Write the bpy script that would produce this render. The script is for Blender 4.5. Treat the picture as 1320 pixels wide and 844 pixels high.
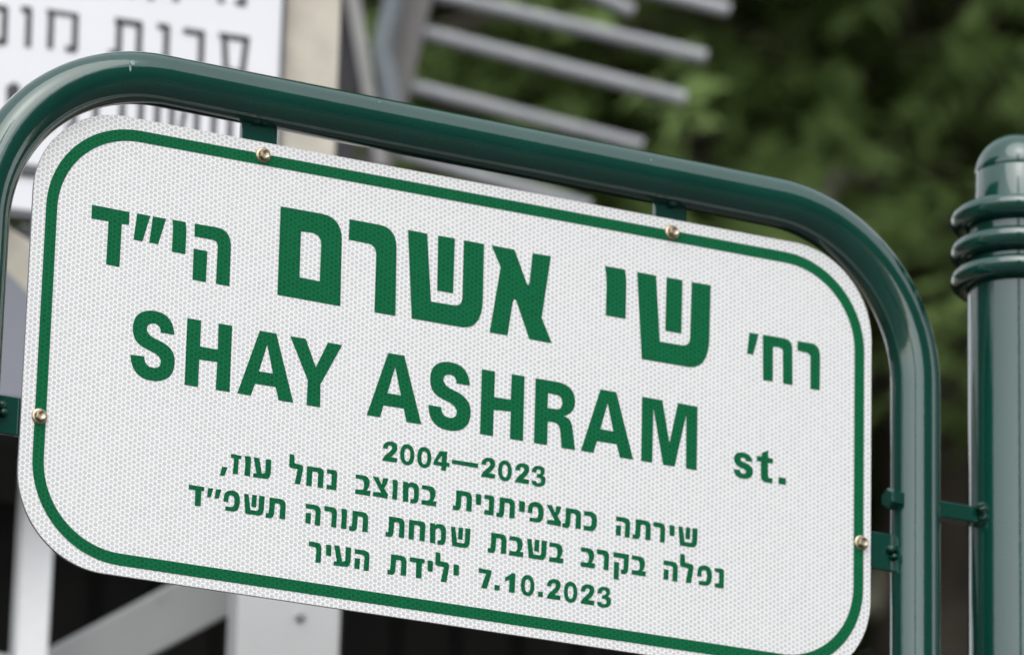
import bpy, math, random
import numpy as np
from mathutils import Vector, Matrix
from mathutils.geometry import tessellate_polygon

scene = bpy.context.scene
for o in list(bpy.data.objects):
    bpy.data.objects.remove(o)

# ------------------------------------------------------------------ camera
CAM = Vector((-1.20871, -3.20996, 1.59954))
RIGHT = Vector((0.89533474, -0.4447207, 0.02447856))
UP = Vector((-0.15796669, -0.26567954, 0.9510315))
BACK = Vector((-0.41643994, -0.85535833, -0.30812318))
cam_data = bpy.data.cameras.new("camera")
cam = bpy.data.objects.new("camera", cam_data)
scene.collection.objects.link(cam)
M = Matrix.Identity(4)
for i in range(3):
    M[i][0], M[i][1], M[i][2], M[i][3] = RIGHT[i], UP[i], BACK[i], CAM[i]
cam.matrix_world = M
cam_data.sensor_width = 36.0
cam_data.lens = 36.0 * 6862.69 / 1320.0
cam_data.clip_start = 0.05
cam_data.clip_end = 800.0
cam_data.dof.use_dof = True
cam_data.dof.focus_distance = 3.62
cam_data.dof.aperture_fstop = 6.6
scene.camera = cam

# ------------------------------------------------------------------ light
SUN_ELEV, SUN_AZ = math.radians(52), math.radians(205)     # azimuth clockwise from +Y
world = bpy.data.worlds.new("World")
scene.world = world
world.use_nodes = True
wn = world.node_tree
bg = wn.nodes["Background"]
sky = wn.nodes.new("ShaderNodeTexSky")
sky.sky_type = 'NISHITA'
sky.sun_disc = False
sky.sun_elevation = SUN_ELEV
sky.sun_rotation = SUN_AZ
sky.air_density = 1.0
sky.dust_density = 1.2
sky.ozone_density = 0.6
hs = wn.nodes.new("ShaderNodeHueSaturation")        # a grey, overcast sky
hs.inputs["Saturation"].default_value = 0.2
wn.links.new(sky.outputs[0], hs.inputs["Color"])
wn.links.new(hs.outputs[0], bg.inputs[0])
bg.inputs[1].default_value = 0.15
sun_d = bpy.data.lights.new("sun", 'SUN')
sun_d.energy = 0.65
sun_d.angle = math.radians(60)
sun_d.color = (1.0, 0.98, 0.95)
sun = bpy.data.objects.new("sun", sun_d)
scene.collection.objects.link(sun)
sdir = Vector((math.sin(SUN_AZ) * math.cos(SUN_ELEV), math.cos(SUN_AZ) * math.cos(SUN_ELEV), math.sin(SUN_ELEV)))
sun.rotation_euler = (-sdir).to_track_quat('-Z', 'Y').to_euler()

scene.view_settings.view_transform = 'Standard'
scene.view_settings.look = 'None'
scene.view_settings.exposure = 1.02
scene.view_settings.gamma = 1.0
scene.view_settings.use_curve_mapping = False
scene.cycles.use_denoising = True
scene.cycles.max_bounces = 8

# ------------------------------------------------------------------ helpers
COL = scene.collection

class MB:
    """collects shapes in world coordinates; build() links them as one mesh object"""
    def __init__(self):
        self.v, self.f, self.s = [], [], []
    def add(self, vs, fs, smooth=False):
        n = len(self.v)
        self.v += [tuple(p) for p in vs]
        self.f += [tuple(i + n for i in q) for q in fs]
        self.s += [smooth] * len(fs)
        return self
    def frame_box(self, c, ax, ay, az, hx, hy, hz, b=0.0):
        """box with half sizes along unit axes; b chamfers its edges"""
        c, ax, ay, az = Vector(c), Vector(ax), Vector(ay), Vector(az)
        if b <= 0:
            vs = [c + ax * (hx * i) + ay * (hy * j) + az * (hz * k) for i in (-1, 1) for j in (-1, 1) for k in (-1, 1)]
            fs = [(0, 1, 3, 2), (4, 6, 7, 5), (0, 4, 5, 1), (2, 3, 7, 6), (0, 2, 6, 4), (1, 5, 7, 3)]
            return self.add(vs, fs)
        ring = [(hx - b, hy), (hx, hy - b), (hx, -hy + b), (hx - b, -hy), (-hx + b, -hy), (-hx, -hy + b), (-hx, hy - b), (-hx + b, hy)]
        sh = [((hx - b) / hx, (hy - b) / hy, -hz), (1, 1, -hz + b), (1, 1, hz - b), ((hx - b) / hx, (hy - b) / hy, hz)]
        vs = [c + ax * (x * sx) + ay * (y * sy) + az * z for sx, sy, z in sh for x, y in ring]
        fs = [tuple(range(7, -1, -1)), tuple(range(24, 32))]
        for k in range(3):
            for i in range(8):
                fs.append((k * 8 + i, k * 8 + (i + 1) % 8, k * 8 + 8 + (i + 1) % 8, k * 8 + 8 + i))
        return self.add(vs, fs)
    def box(self, x0, y0, z0, x1, y1, z1, b=0.0):
        return self.frame_box(((x0 + x1) / 2, (y0 + y1) / 2, (z0 + z1) / 2), (1, 0, 0), (0, 1, 0), (0, 0, 1),
                              (x1 - x0) / 2, (y1 - y0) / 2, (z1 - z0) / 2, b)
    def bar(self, p, q, w, t, side, b=0.0):
        """flat bar from p to q, width w along 'side', thickness t across"""
        p, q = Vector(p), Vector(q)
        az = (q - p).normalized()
        ax = (Vector(side) - az * Vector(side).dot(az)).normalized()
        ay = az.cross(ax)
        return self.frame_box((p + q) / 2, ax, ay, az, w / 2, t / 2, (q - p).length / 2, b)
    def tube(self, path, r, n=20, cap=True, radii=None):
        P = [Vector(p) for p in path]
        m = len(P)
        T = [((P[min(i + 1, m - 1)] - P[max(i - 1, 0)]).normalized()) for i in range(m)]
        a = Vector((0, 1, 0)) if abs(T[0].y) < 0.9 else Vector((1, 0, 0))
        N = (a - T[0] * a.dot(T[0])).normalized()
        vs = []
        for i in range(m):
            N = (N - T[i] * N.dot(T[i])).normalized()
            B = T[i].cross(N)
            rr = radii[i] if radii else r
            vs += [P[i] + (N * math.cos(2 * math.pi * k / n) + B * math.sin(2 * math.pi * k / n)) * rr for k in range(n)]
        fs = [(i * n + k, i * n + (k + 1) % n, (i + 1) * n + (k + 1) % n, (i + 1) * n + k) for i in range(m - 1) for k in range(n)]
        self.add(vs, fs, True)
        if cap:
            self.add(vs[:n], [tuple(range(n - 1, -1, -1))])
            self.add(vs[-n:], [tuple(range(n))])
        return self
    def lathe(self, x, y, prof, n=64):
        vs = [(x + r * math.cos(2 * math.pi * k / n), y + r * math.sin(2 * math.pi * k / n), z) for r, z in prof for k in range(n)]
        fs = [(i * n + k, i * n + (k + 1) % n, (i + 1) * n + (k + 1) % n, (i + 1) * n + k) for i in range(len(prof) - 1) for k in range(n)]
        return self.add(vs, fs, True)
    def lathe_axis(self, c, axis, prof, n=24, smooth=True):
        c, az = Vector(c), Vector(axis).normalized()
        a = Vector((0, 0, 1)) if abs(az.z) < 0.9 else Vector((1, 0, 0))
        ax = (a - az * a.dot(az)).normalized()
        ay = az.cross(ax)
        vs = [c + az * h + (ax * math.cos(2 * math.pi * k / n) + ay * math.sin(2 * math.pi * k / n)) * r for r, h in prof for k in range(n)]
        fs = [(i * n + k, i * n + (k + 1) % n, (i + 1) * n + (k + 1) % n, (i + 1) * n + k) for i in range(len(prof) - 1) for k in range(n)]
        return self.add(vs, fs, smooth)
    def lump(self, c, rx, ry, rz, seed=0, rough=0.25, n=10):
        rng = random.Random(seed)
        vs, fs = [], []
        for i in range(n + 1):
            th = math.pi * i / n
            for k in range(n):
                ph = 2 * math.pi * k / n
                q = 1 + rough * (rng.random() - 0.5) * 2 if 0 < i < n else 1
                vs.append((c[0] + rx * q * math.sin(th) * math.cos(ph), c[1] + ry * q * math.sin(th) * math.sin(ph), c[2] + rz * q * math.cos(th)))
        for i in range(n):
            for k in range(n):
                fs.append((i * n + k, (i + 1) * n + k, (i + 1) * n + (k + 1) % n, i * n + (k + 1) % n))
        return self.add(vs, fs, True)
    def flat(self, loops, fn):
        """filled outline with holes in 2D, mapped to 3D by fn"""
        L3 = [[Vector((p[0], p[1], 0)) for p in l] for l in loops]
        tris = tessellate_polygon(L3)
        pts = [p for l in L3 for p in l]
        out = []
        for t in tris:
            a, b, c = (pts[i] for i in t)
            out.append(t if (b - a).cross(c - a).z > 0 else (t[0], t[2], t[1]))
        return self.add([fn(p.x, p.y) for p in pts], out)
    def build(self, name, mat, parent=None):
        root = parent
        off = Vector((0, 0, 0))
        while root is not None:
            off += root.location
            root = root.parent
        me = bpy.data.meshes.new(name)
        me.from_pydata([(p[0] - off.x, p[1] - off.y, p[2] - off.z) for p in self.v], [], self.f)
        me.polygons.foreach_set("use_smooth", self.s)
        me.materials.append(mat)
        me.update()
        o = bpy.data.objects.new(name, me)
        COL.objects.link(o)
        if parent is not None:
            o.parent = parent
        return o

def thing(name, loc, label, cat, group=None):
    o = bpy.data.objects.new(name, None)
    o.location = loc
    o.empty_display_size = 0.1
    COL.objects.link(o)
    return tag(o, label, cat, group)

def tag(o, label, cat, group=None):
    o["label"] = label
    o["category"] = cat
    if group:
        o["group"] = group
    return o

def structure(o):
    o["kind"] = "structure"
    return o

def outline(c, n=7):
    """TrueType style outline: third value 1 marks a quadratic control point"""
    pts = []
    m = len(c)
    full = []
    for i in range(m):
        a, b = c[i], c[(i + 1) % m]
        full.append((a[0], a[1], len(a) > 2))
        if len(a) > 2 and len(b) > 2:
            full.append(((a[0] + b[0]) / 2, (a[1] + b[1]) / 2, False))
    while full[0][2]:
        full = full[1:] + full[:1]
    m = len(full)
    i = 0
    while i < m:
        p = full[i]
        q = full[(i + 1) % m]
        pts.append((p[0], p[1]))
        if q[2]:
            r = full[(i + 2) % m]
            for k in range(1, n):
                t = k / n
                pts.append(((1 - t) ** 2 * p[0] + 2 * t * (1 - t) * q[0] + t * t * r[0], (1 - t) ** 2 * p[1] + 2 * t * (1 - t) * q[1] + t * t * r[1]))
            i += 2
        else:
            i += 1
    return pts

# ------------------------------------------------------------------ materials
def new_mat(name):
    m = bpy.data.materials.new(name)
    m.use_nodes = True
    return m, m.node_tree, m.node_tree.nodes["Principled BSDF"]

def mat(name, col, rough=0.6, metal=0.0, var=0.15, scale=6.0, bump=0.0, bscale=60.0, coat=0.0, ior=1.5, dirt=None):
    m, nt, p = new_mat(name)
    tc = nt.nodes.new("ShaderNodeTexCoord")
    nz = nt.nodes.new("ShaderNodeTexNoise")
    nz.inputs["Scale"].default_value = scale
    nz.inputs["Detail"].default_value = 6.0
    nz.inputs["Roughness"].default_value = 0.65
    nt.links.new(tc.outputs["Object"], nz.inputs["Vector"])
    rp = nt.nodes.new("ShaderNodeValToRGB")
    rp.color_ramp.elements[0].position = 0.3
    rp.color_ramp.elements[1].position = 0.7
    rp.color_ramp.elements[0].color = (*[c * (1 - var) for c in col], 1)
    rp.color_ramp.elements[1].color = (*[min(1, c * (1 + var)) for c in col], 1)
    nt.links.new(nz.outputs["Fac"], rp.inputs[0])
    out = rp.outputs[0]
    if dirt:
        n2 = nt.nodes.new("ShaderNodeTexNoise")
        n2.inputs["Scale"].default_value = dirt[1]
        n2.inputs["Detail"].default_value = 8.0
        nt.links.new(tc.outputs["Object"], n2.inputs["Vector"])
        r2 = nt.nodes.new("ShaderNodeValToRGB")
        r2.color_ramp.elements[0].position = dirt[2]
        r2.color_ramp.elements[1].position = dirt[2] + 0.16
        r2.color_ramp.elements[0].color = (0, 0, 0, 1)
        r2.color_ramp.elements[1].color = (dirt[3],) * 3 + (1,)
        nt.links.new(n2.outputs["Fac"], r2.inputs[0])
        mx = nt.nodes.new("ShaderNodeMix")
        mx.data_type = 'RGBA'
        nt.links.new(r2.outputs[0], mx.inputs["Factor"])
        nt.links.new(out, mx.inputs["A"])
        mx.inputs["B"].default_value = (*dirt[0], 1)
        out = mx.outputs["Result"]
    nt.links.new(out, p.inputs["Base Color"])
    p.inputs["Roughness"].default_value = rough
    p.inputs["Metallic"].default_value = metal
    p.inputs["IOR"].default_value = ior
    if coat:
        p.inputs["Coat Weight"].default_value = coat
        p.inputs["Coat Roughness"].default_value = 0.05
    if bump:
        nb = nt.nodes.new("ShaderNodeTexNoise")
        nb.inputs["Scale"].default_value = bscale
        nb.inputs["Detail"].default_value = 3.0
        nt.links.new(tc.outputs["Object"], nb.inputs["Vector"])
        bp = nt.nodes.new("ShaderNodeBump")
        bp.inputs["Strength"].default_value = bump
        bp.inputs["Distance"].default_value = 0.002
        nt.links.new(nb.outputs["Fac"], bp.inputs["Height"])
        nt.links.new(bp.outputs["Normal"], p.inputs["Normal"])
    return m

PITCH = 0.00368      # honeycomb cell of the reflective sheeting, metres
def honeycomb(nt):
    """0 on the cell walls, 1 on the round cells; plus a value that differs from cell to cell"""
    def math_(op, a, b=None):
        n = nt.nodes.new("ShaderNodeMath")
        n.operation = op
        for k, s in enumerate((a, b)):
            if s is None:
                continue
            if isinstance(s, (int, float)):
                n.inputs[k].default_value = s
            else:
                nt.links.new(s, n.inputs[k])
        return n.outputs[0]
    tc = nt.nodes.new("ShaderNodeTexCoord")
    sp = nt.nodes.new("ShaderNodeSeparateXYZ")
    # slight wobble of the embossing
    wob = nt.nodes.new("ShaderNodeTexNoise")
    wob.inputs["Scale"].default_value = 140.0
    wob.inputs["Detail"].default_value = 1.0
    nt.links.new(tc.outputs["Object"], wob.inputs["Vector"])
    vm = nt.nodes.new("ShaderNodeVectorMath"); vm.operation = 'SUBTRACT'
    nt.links.new(wob.outputs["Color"], vm.inputs[0]); vm.inputs[1].default_value = (0.5, 0.5, 0.5)
    vs = nt.nodes.new("ShaderNodeVectorMath"); vs.operation = 'SCALE'
    nt.links.new(vm.outputs[0], vs.inputs[0]); vs.inputs["Scale"].default_value = 0.0011
    va = nt.nodes.new("ShaderNodeVectorMath"); va.operation = 'ADD'
    nt.links.new(tc.outputs["Object"], va.inputs[0]); nt.links.new(vs.outputs[0], va.inputs[1])
    nt.links.new(va.outputs[0], sp.inputs[0])
    sx, sz = PITCH * math.sqrt(3), PITCH
    d = []
    ids = []
    for ox, oz in ((0, 0), (sx / 2, sz / 2)):
        x = math_('ADD', sp.outputs["X"], ox + 50 * sx)
        z = math_('ADD', sp.outputs["Z"], oz + 1000 * sz)
        fx = math_('SUBTRACT', math_('FLOORED_MODULO', x, sx), sx / 2)
        fz = math_('SUBTRACT', math_('FLOORED_MODULO', z, sz), sz / 2)
        d.append(math_('SQRT', math_('ADD', math_('MULTIPLY', fx, fx), math_('MULTIPLY', fz, fz))))
    dist = math_('MINIMUM', d[0], d[1])
    mr = nt.nodes.new("ShaderNodeMapRange")
    mr.interpolation_type = 'SMOOTHSTEP'
    mr.inputs["From Min"].default_value = 0.35 * PITCH
    mr.inputs["From Max"].default_value = 0.465 * PITCH
    mr.inputs["To Min"].default_value = 1.0
    mr.inputs["To Max"].default_value = 0.0
    nt.links.new(dist, mr.inputs["Value"])
    return mr.outputs[0], dist, tc

def sheeting(name, wall, cell, rough, spread, spec=0.4):
    m, nt, p = new_mat(name)
    h, dist, tc = honeycomb(nt)
    nz = nt.nodes.new("ShaderNodeTexNoise")
    nz.inputs["Scale"].default_value = 190.0
    nz.inputs["Detail"].default_value = 2.0
    nt.links.new(tc.outputs["Object"], nz.inputs["Vector"])
    mrn = nt.nodes.new("ShaderNodeMapRange")
    mrn.inputs["From Min"].default_value = 0.3
    mrn.inputs["From Max"].default_value = 0.7
    mrn.inputs["To Min"].default_value = 1 - spread
    mrn.inputs["To Max"].default_value = 1.0
    nt.links.new(nz.outputs["Fac"], mrn.inputs["Value"])
    mul = nt.nodes.new("ShaderNodeMath"); mul.operation = 'MULTIPLY'
    nt.links.new(h, mul.inputs[0]); nt.links.new(mrn.outputs[0], mul.inputs[1])
    mx = nt.nodes.new("ShaderNodeMix"); mx.data_type = 'RGBA'
    nt.links.new(mul.outputs[0], mx.inputs["Factor"])
    mx.inputs["A"].default_value = (*wall, 1)
    mx.inputs["B"].default_value = (*cell, 1)
    nt.links.new(mx.outputs["Result"], p.inputs["Base Color"])
    p.inputs["Roughness"].default_value = rough
    p.inputs["Specular IOR Level"].default_value = spec
    bp = nt.nodes.new("ShaderNodeBump")
    bp.inputs["Strength"].default_value = 0.25
    bp.inputs["Distance"].default_value = 0.0003
    bp.invert = True
    nt.links.new(h, bp.inputs["Height"])
    nt.links.new(bp.outputs["Normal"], p.inputs["Normal"])
    return m

M_SHEET = sheeting("white_honeycomb_sheeting", (0.905, 0.902, 0.898), (0.575, 0.580, 0.578), 0.38, 0.22)
M_PRINT = sheeting("green_print_on_sheeting", (0.0025, 0.140, 0.055), (0.0, 0.083, 0.026), 0.55, 0.4, 0.12)
M_PAINT = mat("dark_green_gloss_paint", (0.0024, 0.048, 0.034), rough=0.11, var=0.12, scale=14, bump=0.05, bscale=260, coat=1.0)
M_WELD = mat("green_painted_weld", (0.006, 0.045, 0.031), rough=0.25, var=0.2, scale=80, bump=0.5, bscale=400)
M_CHIP = mat("bare_chip", (0.20, 0.30, 0.27), rough=0.7, var=0.25, scale=300)
M_ALU = mat("aluminium_back", (0.42, 0.42, 0.43), rough=0.45, metal=0.7, var=0.1, scale=30)
M_BRASS = mat("yellow_zinc_bolt", (0.50, 0.42, 0.30), rough=0.38, metal=1.0, var=0.25, scale=250)
M_CLOTH = mat("white_banner_vinyl", (0.74, 0.745, 0.775), rough=0.6, var=0.03, scale=3, bump=0.2, bscale=8)
M_INK = mat("black_banner_ink", (0.035, 0.035, 0.04), rough=0.5, var=0.1)
M_HEM = mat("dark_grey_rail", (0.085, 0.09, 0.095), rough=0.5, var=0.15, scale=20)
M_STONE = mat("cream_stone", (0.56, 0.52, 0.44), rough=0.9, var=0.22, scale=14, bump=0.6, bscale=30, dirt=((0.33, 0.34, 0.30), 9.0, 0.50, 0.8))
M_BLUEGREY = mat("blue_grey_sheet", (0.20, 0.21, 0.245), rough=0.55, var=0.08, scale=4)
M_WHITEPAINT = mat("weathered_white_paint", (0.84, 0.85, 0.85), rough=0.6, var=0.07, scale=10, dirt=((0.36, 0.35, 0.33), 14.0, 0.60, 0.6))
M_GREYWHITE = mat("weathered_grey_white", (0.46, 0.465, 0.46), rough=0.6, var=0.06, scale=8, dirt=((0.26, 0.26, 0.25), 18.0, 0.62, 0.6))
M_GALV = mat("dull_galvanised_metal", (0.34, 0.352, 0.365), rough=0.75, metal=0.0, var=0.15, scale=20)
M_GALVLIGHT = mat("pale_galvanised_metal", (0.42, 0.41, 0.40), rough=0.6, metal=0.0, var=0.12, scale=20)
M_SHADE = mat("shade_black", (0.005, 0.0046, 0.0042), ior=1.2, rough=0.9, var=0.4, scale=8)  # near-black tone that imitates the shade under the trees
M_CLAMP = mat("blue_grey_metal", (0.22, 0.25, 0.27), rough=0.6, var=0.1, scale=15)
M_BROWNGREY = mat("brown_grey_metal", (0.24, 0.23, 0.225), rough=0.55, metal=0.2, var=0.15, scale=15)
M_DARKMETAL = mat("dark_metal", (0.028, 0.028, 0.031), rough=0.8, var=0.2, scale=15)

# ------------------------------------------------------------------ setting
M_GROUND = mat("dry_earth", (0.16, 0.13, 0.09), rough=0.95, var=0.3, scale=3)
M_ASPHALT = mat("asphalt", (0.05, 0.05, 0.052), rough=0.9, var=0.25, scale=40, bump=0.5, bscale=200)
M_PAVING = mat("paving", (0.085, 0.085, 0.082), rough=0.9, var=0.15, scale=12)
M_KERB = mat("kerb_concrete", (0.34, 0.33, 0.31), rough=0.9, var=0.12, scale=10)
M_LINE = mat("road_line_paint", (0.7, 0.7, 0.68), rough=0.7, var=0.1, scale=25)

structure(MB().box(-300, -300, -0.5, 300, 300, 0.0).build("ground", M_GROUND))
structure(MB().box(-60, -4.6, -0.02, 60, 3.0, 0.13).build("pavement", M_PAVING))
structure(MB().box(-60, -4.8, -0.02, 60, -4.6, 0.134).build("kerb", M_KERB))
structure(MB().box(-60, -11.8, -0.02, 60, -4.8, 0.006).build("road", M_ASPHALT))
ln = MB()
for k in range(-14, 15):
    ln.box(k * 4.0, -8.36, 0.001, k * 4.0 + 2.0, -8.24, 0.010)
structure(ln.build("road_line", M_LINE))

# ------------------------------------------------------------------ street sign
ZS = 2.85                                  # height of the border's top edge
YT = 0.004                                 # plane of the tube frame's centre line
TR = 0.0183
PX, PY, PR = 0.7742, 0.004, 0.038          # post centre and radius
G = 0.13                                   # pavement level
sign = thing("street_sign", (PX, PY, G), "white street sign with green Hebrew and English writing in a dark green tube frame", "street sign")

def S(x, y, z):                            # sign coordinates in millimetres
    return (x / 1000.0, y / 1000.0, ZS + z / 1000.0)

# post with three rings and a domed cap
post = MB().lathe(PX, PY, [(PR, G), (PR, ZS - 1.0), (PR, ZS - 0.02), (PR, ZS + 0.05), (PR, ZS + 0.0630), (PR - 0.0006, ZS + 0.0638), (0.030, ZS + 0.066)], 72).build("post", M_PAINT, sign)
def torus(zc, R, r):
    return [(R + r * math.cos(a), zc + r * math.sin(a)) for a in [2 * math.pi * k / 20 for k in range(21)]]
for zc in (0.0590, 0.0340, 0.0120):
    MB().lathe(PX, PY, torus(ZS + zc, 0.0425, 0.0080), 72).build("ring", M_PAINT, post)
z0 = ZS + 0.0635
prof = [(0.0322, z0), (0.0322, z0 + 0.031), (0.0318, z0 + 0.0316), (0.0318, z0 + 0.0326), (0.0322, z0 + 0.0332)]
prof += [(0.0322 * math.cos(a), z0 + 0.0332 + 0.0312 * math.sin(a)) for a in [math.pi / 2 * k / 14 for k in range(1, 15)]]
prof[-1] = (0.0002, prof[-1][1])
MB().lathe(PX, PY, prof, 72).build("domed_cap", M_PAINT, post)
MB().lathe(PX, PY, [(0.11, G), (0.11, G + 0.012), (0.042, G + 0.014), (0.0385, G + 0.03)], 48).build("base_plate", M_PAINT, post)

# bent tube frame; both legs run down to the pavement
xL, xR, zTL, zTR, RL, RR = -0.0435, 0.6856, 0.0417, 0.0377, 0.1249, 0.1223
def ztop(x):
    return zTL + (zTR - zTL) * (x - xL) / (xR - xL)
path = [(xL, YT, G), (xL, YT, ZS - 0.9), (xL, YT, ZS - 0.4)]
for k in range(25):
    a = math.pi - math.pi / 2 * k / 24
    path.append((xL + RL + RL * math.cos(a), YT, ZS + ztop(xL + RL) - RL + RL * math.sin(a)))
for k in range(1, 10):
    x = xL + RL + (xR - RR - xL - RL) * k / 10
    path.append((x, YT, ZS + ztop(x)))
for k in range(25):
    a = math.pi / 2 - math.pi / 2 * k / 24
    path.append((xR - RR + RR * math.cos(a), YT, ZS + ztop(xR - RR) - RR + RR * math.sin(a)))
path += [(xR, YT, ZS - 0.4), (xR, YT, ZS - 0.9), (xR, YT, G)]
frame = MB().tube(path, TR, 40).build("tube_frame", M_PAINT, sign)

# fixing tabs behind the plate, with weld beads
def tab(x0, z0, x1, z1, welds):
    t = MB().box(x0 / 1000, 0.0036, ZS + z0 / 1000, x1 / 1000, 0.0080, ZS + z1 / 1000, 0.0006).build("fixing_tab", M_PAINT, frame)
    w = MB()
    for k, (x, z, r) in enumerate(welds):
        w.lump((x / 1000, 0.001, ZS + z / 1000), r / 1000, 0.003, r / 1300, seed=int(x * 7 + z), rough=0.18, n=14)
    w.build("weld_bead", M_WELD, t)
tab(143, -14, 170, 32, [(153, 23.6, 3.0), (159, 23.8, 2.4)])
tab(468, -16, 494, 30, [(474, 22.0, 2.0), (481, 21.2, 3.4)])
tab(-36, -229.5, 14, -203, [(-23, -211, 3.6), (-22, -216, 3.2)])
tab(628, -226, 676, -198.5, [(664.5, -210.5, 4.0), (666, -216, 2.6)])
# hexagon bolt head on the inner side of the right leg
hb = MB()
hb.lathe_axis((0.6690, 0.0005, ZS - 0.1735), (-1, -0.15, 0), [(0.0001, 0.0105), (0.0066, 0.0105), (0.0080, 0.0090), (0.0080, 0.0), (0.0001, 0.0)], 6, False)
hb.build("clamp_bolt", M_PAINT, frame)
# flat link from the frame to the post
lk = MB()
lk.box(0.700, -0.0030, ZS - 0.1815, 0.7400, 0.0090, ZS - 0.1690, 0.001)
link = lk.build("link_bar", M_PAINT, frame)
w = MB()
for k, (x, z, r) in enumerate([(736, -171, 4.2), (738.5, -174, 4.6), (737.5, -179, 3.6), (734, -170, 2.8)]):
    w.lump((x / 1000, -0.006, ZS + z / 1000), r / 1000, 0.004, r / 1000, seed=k + 3, rough=0.4)
w.build("weld_bead", M_WELD, link)
# paint chips and scuffs on the tube
def chip(u, z, w_, h_, tilt=0.0, seed=1):
    """irregular chip on the top tube at x=u; angle z round the tube"""
    rng = random.Random(seed)
    pts = []
    for k in range(12):
        a = 2 * math.pi * k / 12
        rr = 0.6 + 0.7 * rng.random()
        du, dv = w_ * rr * math.cos(a), h_ * rr * math.sin(a)
        pts.append((du * math.cos(tilt) - dv * math.sin(tilt), du * math.sin(tilt) + dv * math.cos(tilt)))
    zc = ZS + ztop(u)
    if u < xL + RL:
        zc = ZS + ztop(xL + RL) - RL + math.sqrt(max(0, RL ** 2 - (xL + RL - u) ** 2))
    vs = []
    for du, dv in pts:
        ang = z + dv / TR
        vs.append((u + du, YT - (TR + 0.00025) * math.cos(ang), zc + (TR + 0.00025) * math.sin(ang) + 0.0))
    MB().add(vs, [tuple(range(12))]).build("paint_chip", M_CHIP, frame)
chip(0.0525, 0.30, 0.0016, 0.0024, 0.2, 4)
chip(0.240, 0.55, 0.0012, 0.0004, 0.0, 12)
chip(0.455, 0.35, 0.0009, 0.0005, 0.0, 13)
chip(0.0505, 0.08, 0.0007, 0.0030, 0.1, 6)

# plate
def rrect(x0, z0, x1, z1, R, n=20):
    pts = []
    for cx, cz, a0 in ((x1 - R, z1 - R, 0), (x0 + R, z1 - R, 90), (x0 + R, z0 + R, 180), (x1 - R, z0 + R, 270)):
        for k in range(n + 1):
            a = math.radians(a0 + 90 * k / n)
            pts.append((cx + R * math.cos(a), cz + R * math.sin(a)))
    return pts
loop = rrect(-9.6, -316.4, 646.0, 8.6, 64.5)
n = len(loop)
pl = MB().add([S(x, 0, z) for x, z in loop], [tuple(range(n))])
panel = pl.build("sign_plate", M_SHEET, sign)
ed = MB().add([S(x, y, z) for y in (0.02, 2.2) for x, z in loop], [(k, k + n, (k + 1) % n + n, (k + 1) % n) for k in range(n)] + [tuple(range(2 * n - 1, n - 1, -1))])
ed.build("plate_back", M_ALU, panel)
out_l, in_l = rrect(0, -309.4, 640.0, 0, 66), rrect(8.2, -301.1, 631.8, -8.2, 58)
bd = MB().add([S(x, -0.25, z) for x, z in out_l + in_l], [(k, (k + 1) % n, n + (k + 1) % n, n + k) for k in range(n)])
bd.build("border_line", M_PRINT, panel)

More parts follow.
